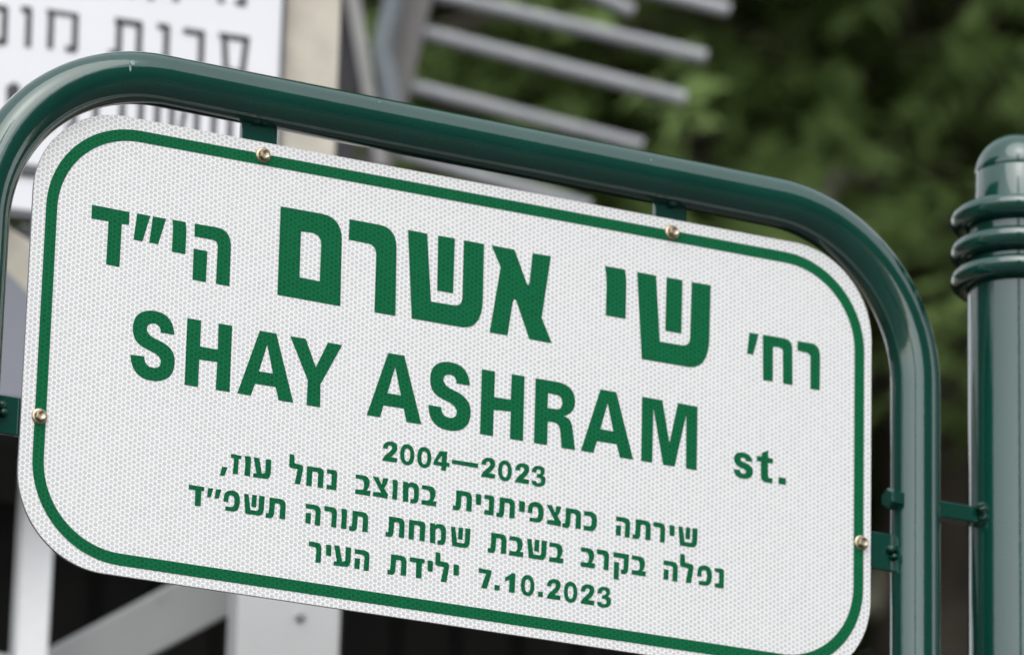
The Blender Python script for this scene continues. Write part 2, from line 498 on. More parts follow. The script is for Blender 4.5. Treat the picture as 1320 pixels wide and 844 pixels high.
DATA = {"big":{"honorific":[[[[33.16,-59.64],[60.9,-59.99],[60.93,-69.18],[55.73,-69.41],[55.58,-100.44],[45.64,-100.21],[45.77,-69.29],[33.25,-69.38]]],[[[66.55,-59.93],[76.39,-60.07],[71.42,-79.24],[64.73,-79.13]]],[[[78.14,-60.02],[88.1,-60.14],[83.0,-79.35],[76.47,-79.21]]],[[[92.54,-59.78],[102.54,-59.9],[103.21,-63.03,1],[103.5,-65.54],[103.45,-83.03],[93.39,-82.9],[93.39,-64.75],[93.1,-62.24,1]]],[[[109.38,-59.81],[126.09,-59.62],[136.69,-59.73,1],[137.07,-72.09],[137.18,-100.42],[127.05,-100.27],[127.18,-73.81],[127.23,-69.09,1],[122.56,-69.05],[109.54,-69.01]]],[[[109.34,-77.92],[119.71,-78.09],[119.6,-100.52],[109.51,-100.28]]]],"surname":[[[[172.99,-35.94],[204.77,-35.8],[220.53,-36.09,1],[220.51,-53.66],[221.15,-100.74],[173.19,-100.46]],[[189.25,-51.45],[196.84,-51.0],[204.8,-51.14,1],[204.75,-58.59],[204.77,-85.33],[189.47,-85.0]]],[[[225.68,-36.06],[248.29,-36.16],[262.34,-35.9,1],[262.66,-51.84],[263.42,-100.74],[247.15,-100.73],[247.03,-58.94],[246.78,-51.84,1],[240.8,-51.45],[225.67,-51.23]]],[[[270.84,-36.0],[285.95,-36.3],[290.41,-85.63],[308.49,-85.41],[314.56,-85.04,1],[314.59,-78.29],[314.46,-36.15],[330.41,-36.22],[330.66,-76.67],[331.09,-99.46,1],[315.26,-100.46],[275.86,-100.52]]],[[[294.32,-36.16],[307.54,-36.04],[307.42,-76.78],[294.81,-76.74]]],[[[336.19,-36.1],[354.43,-36.23],[364.71,-59.41],[365.71,-61.98,1],[366.8,-59.06],[368.65,-36.41],[383.38,-36.18],[377.2,-83.06],[385.57,-100.59],[367.77,-100.47],[357.47,-75.43],[355.36,-70.31,1],[354.0,-76.01],[350.74,-100.56],[336.54,-100.73],[343.8,-50.92]]]],"given":[[[[426.39,-35.98],[442.5,-35.93],[443.87,-40.02,1],[444.0,-46.53],[443.99,-72.8],[427.93,-72.78],[428.07,-49.24],[427.66,-40.28,1]]],[[[452.41,-36.04],[467.85,-36.22],[471.76,-85.2],[489.8,-85.04],[495.74,-84.56,1],[496.08,-78.48],[496.81,-36.03],[512.4,-35.91],[511.89,-75.37],[512.03,-98.95,1],[496.0,-100.35],[457.42,-100.54]]],[[[476.29,-35.99],[489.31,-35.99],[489.11,-76.32],[475.92,-76.3]]]],"abbr":[[[[544.47,-66.37],[552.24,-66.34],[547.86,-82.61],[542.63,-82.47]]],[[[555.51,-66.12],[572.6,-65.99],[580.28,-65.99,1],[580.08,-73.7],[580.47,-100.3],[572.6,-100.19],[572.16,-76.25],[571.99,-73.14,1],[567.89,-73.5],[564.13,-73.8],[564.21,-100.1],[556.04,-100.48]]],[[[584.26,-66.21],[595.95,-66.05],[603.19,-66.12,1],[603.19,-75.58],[603.1,-100.62],[595.2,-100.57],[595.01,-77.54],[595.19,-74.05,1],[591.2,-73.76],[584.19,-73.52]]]],"suffix":[[[[548.34,-162.95],[542.74,-163.24],[542.46,-160.74,1],[540.27,-160.94],[538.33,-161.24,1],[538.44,-162.69],[538.6,-163.78,1],[541.29,-164.26],[548.86,-165.55,1],[548.77,-170.24],[548.49,-175.72,1],[541.44,-176.62],[533.67,-177.22,1],[532.85,-170.45],[538.2,-170.53],[538.48,-173.15,1],[540.91,-172.87],[543.1,-172.67,1],[542.93,-170.91],[542.82,-169.6,1],[539.89,-169.02],[532.81,-167.35,1],[533.09,-162.63],[533.42,-157.9,1],[539.25,-157.22],[547.04,-156.46,1]]],[[[555.58,-155.14],[561.08,-152.37],[561.04,-157.87],[565.15,-158.13],[564.95,-161.61],[560.98,-161.77],[561.08,-170.82],[561.11,-173.18,1],[562.87,-172.86],[564.82,-172.57],[564.62,-176.52],[560.46,-176.57],[555.19,-176.62,1],[555.14,-172.39],[555.02,-161.79],[551.6,-161.87],[551.7,-157.84],[555.61,-157.82]]],[[[569.7,-170.97],[575.68,-171.04],[575.63,-175.96],[569.65,-175.98]]]],"first":[[[[98.14,-141.96],[87.98,-141.9],[87.28,-135.58,1],[82.25,-136.41],[77.62,-137.18,1],[77.82,-141.31],[77.99,-144.69,1],[83.54,-146.79],[88.68,-148.36],[98.98,-151.43,1],[99.27,-160.84],[99.7,-174.72,1],[86.18,-176.9],[68.44,-179.01,1],[66.54,-161.28],[76.84,-160.87],[77.22,-168.57,1],[84.57,-167.75],[89.2,-167.0,1],[88.98,-162.51],[88.78,-158.39,1],[81.28,-156.23],[76.54,-154.74],[67.86,-152.02,1],[67.37,-142.29],[67.12,-129.48,1],[80.64,-127.44],[96.6,-126.05,1]]],[[[107.06,-128.48],[117.35,-128.52],[117.42,-147.12],[130.56,-147.24],[130.26,-128.42],[140.53,-128.39],[140.67,-175.92],[130.29,-175.99],[130.57,-156.11],[117.23,-156.4],[117.2,-176.06],[107.18,-176.01]]],[[[161.19,-128.51],[173.68,-128.58],[188.38,-175.92],[177.25,-175.95],[174.72,-166.85],[159.27,-166.91],[156.49,-175.92],[146.38,-175.8]],[[167.15,-137.84],[172.35,-157.57],[161.81,-157.76]]],[[[184.14,-128.69],[195.89,-128.66],[204.26,-147.82],[212.73,-128.57],[223.6,-128.71],[208.31,-159.4],[208.65,-176.12],[198.34,-176.01],[198.5,-157.92]]]],"last":[[[[258.71,-128.58],[271.24,-128.62],[285.94,-176.16],[274.48,-176.2],[271.97,-166.85],[256.58,-167.0],[254.23,-176.02],[243.98,-176.04]],[[264.49,-138.05],[269.47,-157.8],[259.25,-157.75]]],[[[322.43,-142.21],[311.99,-142.11],[311.39,-136.01,1],[306.48,-136.65],[301.59,-137.44,1],[301.88,-141.27],[302.23,-144.69,1],[307.62,-146.91],[313.0,-148.37],[323.79,-152.06,1],[323.67,-161.74],[323.67,-175.24,1],[310.2,-177.12],[291.48,-178.75,1],[290.74,-161.18],[300.71,-161.29],[301.35,-168.74,1],[308.28,-167.88],[312.93,-167.3,1],[312.79,-162.69],[312.49,-158.5,1],[305.05,-156.21],[300.5,-154.77],[291.85,-152.53,1],[291.51,-142.16],[291.51,-129.41,1],[304.15,-127.58],[321.37,-126.09,1]]],[[[331.31,-128.66],[341.72,-128.76],[341.59,-147.42],[354.41,-147.32],[354.72,-128.44],[364.86,-128.52],[364.88,-175.9],[354.54,-175.96],[354.65,-155.97],[341.45,-156.75],[341.42,-176.08],[331.29,-175.96]]],[[[373.44,-128.54],[389.71,-128.41],[405.2,-128.27,1],[405.1,-141.58],[404.86,-149.42,1],[396.15,-152.75],[402.43,-152.93,1],[403.45,-160.56],[405.9,-176.12],[395.22,-176.22],[393.75,-163.63],[392.95,-158.31,1],[387.53,-158.39],[383.95,-158.56],[383.81,-176.05],[373.42,-175.96]],[[383.68,-137.82],[389.11,-137.88],[394.96,-138.12,1],[394.92,-143.2],[394.88,-148.27,1],[390.21,-148.62],[383.54,-148.75]]],[[[424.93,-128.43],[437.62,-128.53],[452.08,-176.12],[441.34,-176.06],[438.68,-166.78],[423.05,-166.93],[420.28,-176.06],[410.39,-175.81]],[[430.86,-137.96],[435.85,-157.76],[425.57,-157.58]]],[[[458.23,-128.52],[474.66,-128.69],[480.8,-159.17],[487.13,-128.6],[503.04,-128.95],[503.06,-176.05],[494.42,-176.14],[493.96,-136.57],[485.27,-176.07],[475.95,-176.12],[467.5,-135.83],[467.27,-175.98],[458.43,-175.95]]]]},"gl":{"zayin":[[[0.0,13.96],[1.0,13.55],[0.985,11.18],[0.75,11.11],[0.716,0.21],[0.229,0.05],[0.28,5.93],[0.308,11.07],[0.016,11.14]]],"vav":[[[0.0,13.91],[0.708,14.25],[0.982,14.01,1],[1.0,12.17],[0.95,0.06],[0.034,0.16],[0.125,8.03]]],"ayin":[[[0.0,14.08],[0.321,14.0],[0.501,3.4],[0.617,3.77],[0.692,4.06,1],[0.684,6.39],[0.682,14.0],[0.997,14.19],[1.0,5.94],[0.996,0.24,1],[0.745,0.18],[0.007,-0.12],[0.02,2.75],[0.195,2.94]]],"lamed":[[[0.013,20.46],[0.223,20.33],[0.341,20.4,1],[0.346,18.91],[0.362,14.44],[0.769,14.15],[1.0,13.85,1],[0.963,11.07],[0.805,0.1],[0.413,-0.01],[0.598,10.57],[0.126,10.88],[0.007,11.17,1],[0.0,12.95]]],"het":[[[0.004,13.89],[0.735,13.99],[0.997,13.99,1],[1.0,10.92],[0.98,-0.05],[0.657,0.06],[0.671,9.22],[0.666,10.79,1],[0.562,10.73],[0.331,10.72],[0.316,-0.01],[0.0,0.11]]],"nun":[[[0.007,13.84],[0.612,14.17],[0.987,14.24,1],[1.0,11.75],[0.969,-0.08],[0.008,-0.09],[0.032,2.86],[0.467,3.07],[0.471,10.08],[0.466,11.15,1],[0.323,11.13],[0.0,11.12]]],"comma":[[[0.256,3.76],[1.0,3.93],[0.59,-2.49],[0.0,-2.54]]],"bet":[[[0.009,13.65],[0.544,13.67],[0.936,13.51,1],[0.932,8.48],[0.897,5.19,1],[0.739,3.34],[1.0,3.44],[0.979,-0.25],[0.0,-0.18],[0.016,3.0],[0.414,3.12],[0.563,3.38,1],[0.565,6.76],[0.553,10.68,1],[0.39,10.67],[0.005,10.71]]],"tsadi":[[[0.0,14.09],[0.358,14.07],[0.581,9.26],[0.658,14.15],[0.987,14.07],[0.909,9.75,1],[0.749,6.93],[1.0,2.75],[0.966,-0.19],[0.051,0.21],[0.06,3.09],[0.555,3.47]]],"mem":[[[0.0,13.9],[0.286,14.08],[0.338,12.89],[0.395,14.22,1],[0.608,14.27],[0.992,14.28,1],[0.998,9.82],[0.999,4.79],[1.0,-0.39,1],[0.709,-0.51],[0.483,-0.64],[0.488,2.24],[0.597,2.37],[0.7,2.57,1],[0.696,4.21],[0.684,8.51],[0.678,11.01,1],[0.525,10.94],[0.355,10.76,1],[0.349,8.59],[0.361,-0.16],[0.033,-0.27]]],"tav":[[[0.16,13.92],[0.681,14.03],[1.0,14.03,1],[0.996,9.6],[0.99,0.24],[0.698,0.04],[0.718,8.58],[0.714,10.69,1],[0.612,10.64],[0.447,10.54],[0.423,3.7],[0.42,-0.55,1],[0.204,-0.59],[0.0,-0.51],[0.006,2.55],[0.133,2.65],[0.162,6.96]]],"yod":[[[0.0,13.62],[0.841,13.66],[0.988,13.59,1],[1.0,11.55],[0.975,6.0],[0.053,6.0]]],"pe":[[[0.0,6.03],[0.023,8.89],[0.019,14.01,1],[0.484,14.64],[1.0,15.04,1],[1.0,7.77],[1.0,0.51,1],[0.62,0.04],[0.12,-0.06],[0.136,2.87],[0.472,2.91],[0.673,2.87,1],[0.664,7.13],[0.67,11.41,1],[0.455,11.17],[0.312,11.06,1],[0.302,8.99],[0.301,6.0]]],"kaf":[[[0.014,13.79],[0.442,14.06],[1.0,14.1,1],[0.97,7.35],[0.942,0.27,1],[0.514,-0.07],[0.0,0.05],[0.011,3.24],[0.379,3.23],[0.593,3.31,1],[0.584,7.25],[0.595,10.87,1],[0.364,10.67],[0.012,10.61]]],"shin":[[[0.0,13.71],[0.221,13.79],[0.334,3.07],[0.621,3.05],[0.717,3.1,1],[0.721,5.01],[0.73,14.11],[1.0,14.13],[0.979,4.74],[0.954,0.01,1],[0.714,-0.02],[0.098,-0.06]],[[0.388,13.92],[0.622,14.03],[0.607,5.43],[0.368,5.48]]],"resh":[[[0.0,14.03],[0.615,14.06],[1.0,13.93,1],[0.988,10.02],[0.967,0.07],[0.563,0.01],[0.596,8.59],[0.592,10.57,1],[0.41,10.65],[0.006,10.76]]],"he":[[[0.0,13.66],[0.567,13.71],[1.0,13.7,1],[0.969,8.91],[0.953,-0.41],[0.606,-0.5],[0.638,8.33],[0.635,10.47,1],[0.454,10.41],[0.005,10.48]],[[0.027,7.25],[0.365,7.33],[0.338,-0.11],[0.008,-0.08]]],"qof":[[[0.0,13.86],[1.0,13.81],[0.969,5.19],[0.964,-0.56,1],[0.707,-1.03],[0.487,-0.83],[0.504,2.19],[0.577,2.16],[0.68,2.26,1],[0.663,3.77],[0.667,10.2],[0.006,10.44]],[[0.056,6.94],[0.379,7.02],[0.37,-5.74],[0.047,-5.73]]],"dalet":[[[0.0,14.03],[1.0,13.91],[0.983,10.97],[0.817,10.96],[0.807,0.1],[0.432,-0.06],[0.426,10.67],[0.01,10.87]]],"gershayim":[[[0.036,13.62],[0.42,14.02],[0.245,7.28],[0.0,7.34]],[[0.615,13.7],[1.0,14.16],[0.824,7.41],[0.528,7.34]]],"two":[[[0.0,8.65],[0.048,13.81,1],[0.5,14.41],[1.0,14.9,1],[0.986,10.38],[0.967,7.42,1],[0.711,4.83],[0.562,3.2],[0.998,3.18],[0.982,-0.07],[0.009,-0.11],[0.037,2.38,1],[0.283,4.95],[0.637,8.31,1],[0.632,10.05],[0.627,11.7,1],[0.491,11.56],[0.336,11.39,1],[0.327,8.83]]],"zero":[[[0.473,14.47],[0.904,14.65,1],[0.978,7.74],[1.0,-0.03,1],[0.5,-0.72],[0.026,-0.79,1],[0.004,6.3],[0.0,13.81,1]],[[0.465,11.32],[0.286,11.0,1],[0.291,6.52],[0.304,1.86,1],[0.501,2.01],[0.689,2.34,1],[0.692,7.04],[0.688,11.72,1]]],"four":[[[0.365,13.45],[0.843,13.66],[0.811,5.96],[1.0,5.82],[0.99,3.06],[0.802,2.9],[0.785,-0.26],[0.486,-0.23],[0.504,2.74],[0.0,2.77],[0.01,5.43]],[[0.518,10.31],[0.497,5.56],[0.232,5.56]]],"dash":[[[0.0,8.61],[1.0,8.86],[0.985,5.57],[0.004,5.78]]],"three":[[[0.004,9.12],[0.038,13.92,1],[0.461,14.48],[0.912,14.8,1],[0.901,11.13],[0.889,8.83,1],[0.746,7.88],[1.0,7.35,1],[0.971,4.04],[0.926,-0.28,1],[0.476,-0.69],[0.009,-0.93,1],[0.0,2.99],[0.305,3.15],[0.309,1.58,1],[0.488,1.9],[0.668,2.22,1],[0.664,3.99],[0.66,6.05,1],[0.462,5.79],[0.354,5.7],[0.366,8.39],[0.456,8.55],[0.627,8.85,1],[0.623,10.33],[0.62,12.1,1],[0.467,11.92],[0.314,11.65,1],[0.31,9.27]]],"seven":[[[0.0,13.98],[1.0,13.59],[0.974,10.58],[0.663,0.12],[0.211,0.11],[0.582,10.66],[0.009,10.87]]],"one":[[[0.652,13.94],[1.0,14.0],[0.982,0.17],[0.419,0.03],[0.432,9.04],[0.0,7.36],[0.013,10.18],[0.377,12.03]]],"dot":[[[0.017,3.74],[1.0,3.82],[0.983,0.12],[0.0,0.04]]]},"pl":{"L1":[["comma",136.09,141.65,-233.28],["zayin",143.65,151.52,-233.28],["vav",153.89,158.65,-233.28],["ayin",160.44,173.71,-233.28],["lamed",187.09,197.97,-233.28],["het",200.37,213.23,-233.28],["nun",215.49,223.34,-233.28],["bet",237.18,248.86,-233.28],["tsadi",250.08,262.25,-233.28],["vav",265.14,269.42,-233.28],["mem",273.23,285.7,-233.28],["bet",287.69,299.28,-233.28],["tav",311.87,326.57,-233.28],["yod",329.3,333.67,-233.28],["nun",335.95,343.7,-233.28],["tav",345.53,359.89,-233.28],["yod",362.91,367.69,-233.28],["pe",369.8,382.39,-233.28],["tsadi",384.42,396.23,-233.28],["tav",397.15,411.77,-233.28],["kaf",413.81,424.68,-233.28],["he",439.2,450.97,-233.28],["tav",452.56,467.08,-233.28],["resh",468.95,478.63,-233.28],["yod",481.83,486.07,-233.28],["shin",488.99,504.58,-233.28]],"L2":[["dalet",113.67,125.22,-259.77],["gershayim",127.43,137.72,-259.77],["pe",139.48,151.69,-259.77],["shin",154.5,169.91,-259.77],["tav",171.09,185.83,-259.77],["he",200.59,212.37,-259.77],["resh",214.5,224.38,-259.77],["vav",227.23,231.83,-259.77],["tav",233.56,247.89,-259.77],["tav",261.23,275.65,-259.77],["het",278.75,291.46,-259.77],["mem",294.77,307.33,-259.77],["shin",310.86,326.07,-259.77],["tav",339.65,354.12,-259.77],["bet",356.18,367.38,-259.77],["shin",369.9,385.39,-259.77],["bet",387.34,398.62,-259.77],["bet",412.01,423.47,-259.77],["resh",424.63,434.5,-259.77],["qof",437.64,450.21,-259.77],["bet",452.31,463.76,-259.77],["he",477.6,489.44,-259.77],["lamed",490.76,502.07,-259.77],["pe",504.52,516.53,-259.77],["nun",518.7,526.29,-259.77]],"L3":[["resh",204.0,213.63,-286.4],["yod",216.87,221.04,-286.4],["ayin",222.9,235.73,-286.4],["he",238.52,250.18,-286.4],["tav",263.56,278.01,-286.4],["dalet",280.27,291.76,-286.4],["yod",293.84,298.08,-286.4],["lamed",299.69,310.85,-286.4],["yod",313.69,318.05,-286.4],["seven",333.03,343.12,-286.58],["dot",345.54,349.69,-286.58],["one",353.58,361.54,-286.58],["zero",365.88,376.74,-286.58],["dot",379.35,383.26,-286.58],["two",386.05,397.05,-286.58],["zero",399.41,410.35,-286.58],["two",412.54,423.51,-286.58],["three",425.53,436.89,-286.58]],"Y":[["two",256.95,268.32,-206.55],["zero",270.28,281.58,-206.55],["zero",283.45,294.67,-206.55],["four",296.13,308.43,-206.55],["dash",310.1,330.62,-206.55],["two",332.82,343.86,-206.55],["zero",345.96,357.03,-206.55],["two",359.25,370.45,-206.55],["three",372.15,383.6,-206.55]]}}
def letter_mesh(list_of_contours, mb):
    for cs in list_of_contours:
        mb.flat([outline(c) for c in cs], lambda x, z: S(x, -0.25, z))
    return mb
for word in ("honorific", "surname", "given", "abbr", "first", "last", "suffix"):
    letter_mesh(DATA["big"][word], MB()).build("lettering", M_PRINT, panel)
GL = DATA["gl"]
HOLED = ("zero", "four")
for line in ("Y", "L1", "L2", "L3"):
    mb = MB()
    for g, x0, x1, zb in DATA["pl"][line]:
        letter_mesh([[[[x0 + p[0] * (x1 - x0), zb + p[1]] + p[2:] for p in c] for c in loops] for loops in ([GL[g]] if g in HOLED else [[c] for c in GL[g]])], mb)
    mb.build("lettering", M_PRINT, panel)

# bolts through the plate
for x, z, ax in ((158.3, -1.0, (0.02, -1, -0.05)), (480.1, -1.4, (0.06, -1, 0.02)), (3.4, -215.0, (0.0, -1, 0.0)), (638.0, -210.0, (0.05, -1, -0.02))):
    b = MB()
    c = S(x, 0, z)
    b.lathe_axis(c, ax, [(0.0057, -0.001), (0.0057, 0.0005), (0.0051, 0.0011), (0.0040, 0.0013)], 28)
    b.lathe_axis(c, ax, [(0.0041, 0.0010), (0.0041, 0.0040), (0.0037, 0.0045), (0.0030, 0.0046)], 6, False)
    b.lathe_axis(c, ax, [(0.0030, 0.0046), (0.0025, 0.0041), (0.0001, 0.0040)], 20)
    b.build("plate_bolt", M_BRASS, panel)

# ------------------------------------------------------------------ things behind the sign
def ray(px, py):
    return (RIGHT * (px - 660.0) - UP * (py - 422.0) - BACK * 6862.69) / 6862.69
def at(px, py, d):
    return CAM + ray(px, py) * d

# white banner with black writing
BU = Vector((0.986564, -0.163374, 0.0))
BN = Vector((-0.163374, -0.986564, 0.0))           # faces the street
BA = Vector((0.5261, 0.8354, 3.2785))
def BP(x, z, out=0.0):
    return BA + BU * (x / 1000.0) + Vector((0, 0, z / 1000.0)) + BN * out
def bbox(x0, z0, x1, z1, y0, y1, mb):
    return mb.frame_box((BP(x0, z0, y0) + BP(x1, z1, y1)) / 2, BU, BN, (0, 0, 1), (x1 - x0) / 2000.0, abs(y1 - y0) / 2, (z1 - z0) / 2000.0, 0.0008)
banner = thing("memorial_banner", BP(-330, -160), "white banner printed with rows of black Hebrew letters, hung behind the street sign", "banner")
bbox(-680, -139, 0.5, 330, -0.004, 0.0, MB()).build("banner_sheet", M_CLOTH, banner)
bbox(-684, -149, 3.5, -139.5, -0.006, 0.004, MB()).build("bottom_rail", M_HEM, banner)
bbox(0.9, -139, 4.2, 330, -0.006, 0.002, MB()).build("side_rail", M_HEM, banner)
for row in [[[[-99.4,63.3],[-93.6,63.4],[-93.2,29.0],[-99.0,28.9]],[[-109.2,64.1],[-95.1,63.9],[-94.9,58.1],[-108.9,58.3]],[[-58.6,65.4],[-52.9,65.4],[-52.6,33.1],[-58.3,33.1]],[[-68.5,65.5],[-54.3,65.2],[-54.1,59.4],[-68.2,59.6]],[[-38.4,64.5],[-33.4,64.5],[-32.1,33.0],[-37.1,33.1]],[[-42.6,38.9],[-33.4,38.7],[-33.2,32.9],[-42.4,33.1]],[[-47.3,65.5],[-33.8,65.3],[-33.6,59.4],[-47.0,59.6]],[[-230.6,64.6],[-224.9,64.6],[-224.2,28.3],[-229.8,28.2]],[[-241.6,64.5],[-226.3,64.2],[-226.0,58.4],[-241.2,58.7]],[[-209.7,63.9],[-204.0,63.9],[-203.4,28.3],[-209.1,28.2]],[[-190.3,63.7],[-184.6,63.8],[-184.0,28.1],[-189.7,28.0]],[[-209.7,64.6],[-186.1,64.2],[-185.8,58.4],[-209.4,58.8]],[[-161.0,63.4],[-155.3,63.5],[-154.7,27.7],[-160.5,27.7]],[[-170.7,64.3],[-156.8,64.0],[-156.5,58.2],[-170.5,58.4]],[[-140.0,62.7],[-134.3,62.8],[-133.8,27.7],[-139.5,27.7]],[[-121.8,62.4],[-116.1,62.4],[-115.6,27.3],[-121.3,27.3]],[[-140.1,64.9],[-117.6,64.6],[-117.4,58.7],[-139.8,59.1]]],[[[-261.7,4.2],[-245.8,3.9],[-245.5,-1.9],[-261.3,-1.5]],[[-250.3,2.9],[-244.7,2.9],[-243.9,-31.7],[-249.6,-31.7]],[[-257.2,-27.0],[-246.9,-27.2],[-246.6,-32.9],[-256.9,-32.7]],[[-233.6,5.9],[-223.9,5.7],[-223.6,-0.0],[-233.2,0.2]],[[-229.1,4.4],[-223.4,4.4],[-222.7,-31.7],[-228.3,-31.7]],[[-209.4,4.2],[-203.7,4.2],[-203.1,-30.4],[-208.7,-30.5]],[[-210.8,6.2],[-182.4,5.6],[-182.2,1.3],[-210.6,1.8]],[[-187.6,5.0],[-182.0,5.0],[-181.4,-29.7],[-187.0,-29.7]],[[-192.6,-25.4],[-183.6,-25.6],[-183.3,-31.3],[-192.3,-31.1]],[[-148.4,5.3],[-142.7,5.3],[-142.2,-28.7],[-147.9,-28.8]],[[-149.8,6.6],[-125.4,6.1],[-125.1,0.3],[-149.5,0.8]],[[-130.3,4.9],[-124.6,4.9],[-124.1,-30.6],[-129.8,-30.7]],[[-153.9,-23.8],[-144.2,-24.0],[-143.9,-29.7],[-153.6,-29.5]],[[-111.5,6.7],[-101.0,6.5],[-100.7,0.7],[-111.2,0.9]],[[-105.9,5.3],[-100.1,5.4],[-99.7,-29.5],[-105.4,-29.6]],[[-88.3,5.5],[-69.4,5.1],[-69.1,-0.7],[-88.0,-0.3]],[[-74.3,4.5],[-68.6,4.6],[-68.2,-28.9],[-74.0,-29.0]],[[-56.0,5.5],[-28.5,5.0],[-28.3,-0.8],[-55.8,-0.3]],[[-53.8,2.9],[-48.2,3.0],[-45.4,-30.2],[-51.0,-30.3]],[[-33.4,4.2],[-27.8,4.3],[-30.6,-29.7],[-36.2,-29.7]],[[-50.4,-26.5],[-30.7,-27.5],[-32.6,-32.9],[-48.8,-31.4]]],[[[-242.5,-70.3],[-235.9,-65.1],[-230.2,-68.7],[-230.8,-83.1],[-235.9,-89.5],[-241.5,-87.4]],[[-216.5,-69.0],[-201.3,-69.3],[-201.0,-75.0],[-216.2,-74.7]],[[-205.5,-69.7],[-199.9,-69.6],[-199.2,-105.4],[-204.8,-105.4]],[[-184.9,-69.8],[-179.2,-69.8],[-178.7,-97.0],[-184.4,-97.0]],[[-187.7,-65.9],[-164.2,-66.4],[-164.0,-72.2],[-187.4,-71.6]],[[-165.7,-65.8],[-160.1,-65.8],[-159.5,-101.7],[-165.1,-101.7]],[[-188.9,-97.6],[-179.2,-97.9],[-178.9,-103.6],[-188.6,-103.3]],[[-142.3,-64.2],[-136.6,-64.1],[-136.0,-102.9],[-141.7,-102.9]],[[-125.6,-64.8],[-119.9,-64.8],[-119.4,-103.6],[-125.1,-103.7]],[[-142.3,-62.7],[-121.4,-63.2],[-121.2,-69.0],[-142.0,-68.5]],[[-111.0,-64.4],[-105.3,-64.3],[-104.8,-103.2],[-110.5,-103.2]],[[-97.7,-65.5],[-92.1,-65.5],[-91.7,-102.9],[-97.2,-102.9]],[[-110.3,-62.8],[-92.2,-63.2],[-91.9,-69.0],[-110.1,-68.6]],[[-110.1,-98.8],[-93.4,-99.3],[-93.1,-105.0],[-109.8,-104.6]],[[-85.9,-71.2],[-81.0,-71.2],[-85.2,-103.5],[-90.0,-103.4]],[[-75.6,-62.6],[-69.8,-62.5],[-69.5,-98.6],[-75.2,-98.6]],[[-89.4,-63.0],[-71.3,-63.4],[-71.0,-69.1],[-89.2,-68.7]],[[-60.1,-63.4],[-54.4,-63.4],[-54.1,-99.5],[-59.8,-99.5]],[[-45.4,-64.4],[-39.6,-64.4],[-39.4,-100.5],[-45.1,-100.5]],[[-60.1,-62.0],[-40.5,-62.4],[-40.3,-68.2],[-59.9,-67.7]]]]:
    mb = MB()
    for loop_ in row:
        mb.flat([loop_], lambda x, z: BP(x, z, 0.0008))
    mb.build("lettering", M_INK, banner)
board = thing("notice_board", BP(-450, -190), "plain white board with a dark lower rail under the printed banner", "board")
bbox(-680, -180.5, -60, -149.5, -0.004, 0.0, MB()).build("board_sheet", M_CLOTH, board)
bbox(-684, -189, -56, -181, -0.006, 0.003, MB()).build("bottom_rail", M_HEM, board)
# blue grey cabinet behind the boards, with a pale sloping stay in front
cab = thing("metal_cabinet", BP(-400, -3278.5 + 130), "blue grey metal cabinet under the white board, left of the sign", "cabinet")
bbox(-680, -345, -128, -189.5, -0.30, -0.02, MB()).build("cabinet_body", M_BLUEGREY, cab)
bbox(-684, -352, -126, -345.5, -0.31, -0.012, MB()).build("cabinet_floor", M_DARKMETAL, cab)
for x in (-640, -345):
    bbox(x - 15, -3148, x + 15, -352.5, -0.28, -0.24, MB()).build("leg", M_DARKMETAL, cab)
slab = MB()
slab.bar(at(-70, 288, 4.60), at(120, 425, 4.60), 0.060, 0.03, UP, 0.002)
tag(slab.build("stone_slab", M_STONE), "pale cream stone slab leaning across the blue grey cabinet", "slab")

# stone pillar, its lower part grey white
pil = thing("stone_pillar", BP(10, -3278.5 + 130), "square pillar beside the white banner, cream stone above and grey white below", "pillar")
bbox(-20, -330, 57, 420, -0.04, -0.012, MB()).build("pillar_shaft", M_STONE, pil)
pb = bbox(-15, -3150, 76, -330.5, -0.045, -0.010, MB()).build("grey_base", M_GREYWHITE, pil)
mb = MB(); mb.lathe_axis(BP(39.9, -512.7, -0.010), BN, [(0.0045, 0.0), (0.0045, 0.003), (0.0001, 0.004)], 14); mb.build("bolt", M_GALV, pb)

# white timber stand left of the pillar
D5 = 4.68
def ground_under(p):
    return Vector((p.x, p.y, G))
def upright(px, py_top, wpx, d, t, mb, b=0.002):
    w_ = wpx / 6862.69 * d
    top = at(px, py_top, d)
    mb.bar(ground_under(top), top, w_, t, BU, b)
    return w_
stand = thing("timber_stand", ground_under(at(50, 700, D5)), "white painted stand, thin posts and a sloping brace left of the pillar", "stand")
mb = MB(); upright(51, 585, 42, D5, 0.03, mb); mb.build("thin_post", M_WHITEPAINT, stand)
mb = MB(); upright(-45, 800, 34, 4.705, 0.03, mb); mb.build("thin_post", M_WHITEPAINT, stand)
mb = MB(); mb.bar(at(-40, 930, 4.70), at(303, 748, 4.74), 0.0480, 0.02, UP, 0.002); mb.build("brace", M_GREYWHITE, stand)
mb = MB(); mb.bar(at(-62, 849, 4.66), at(88, 862, 4.66), 0.016, 0.02, UP, 0.002); mb.build("rail", M_WHITEPAINT, stand)

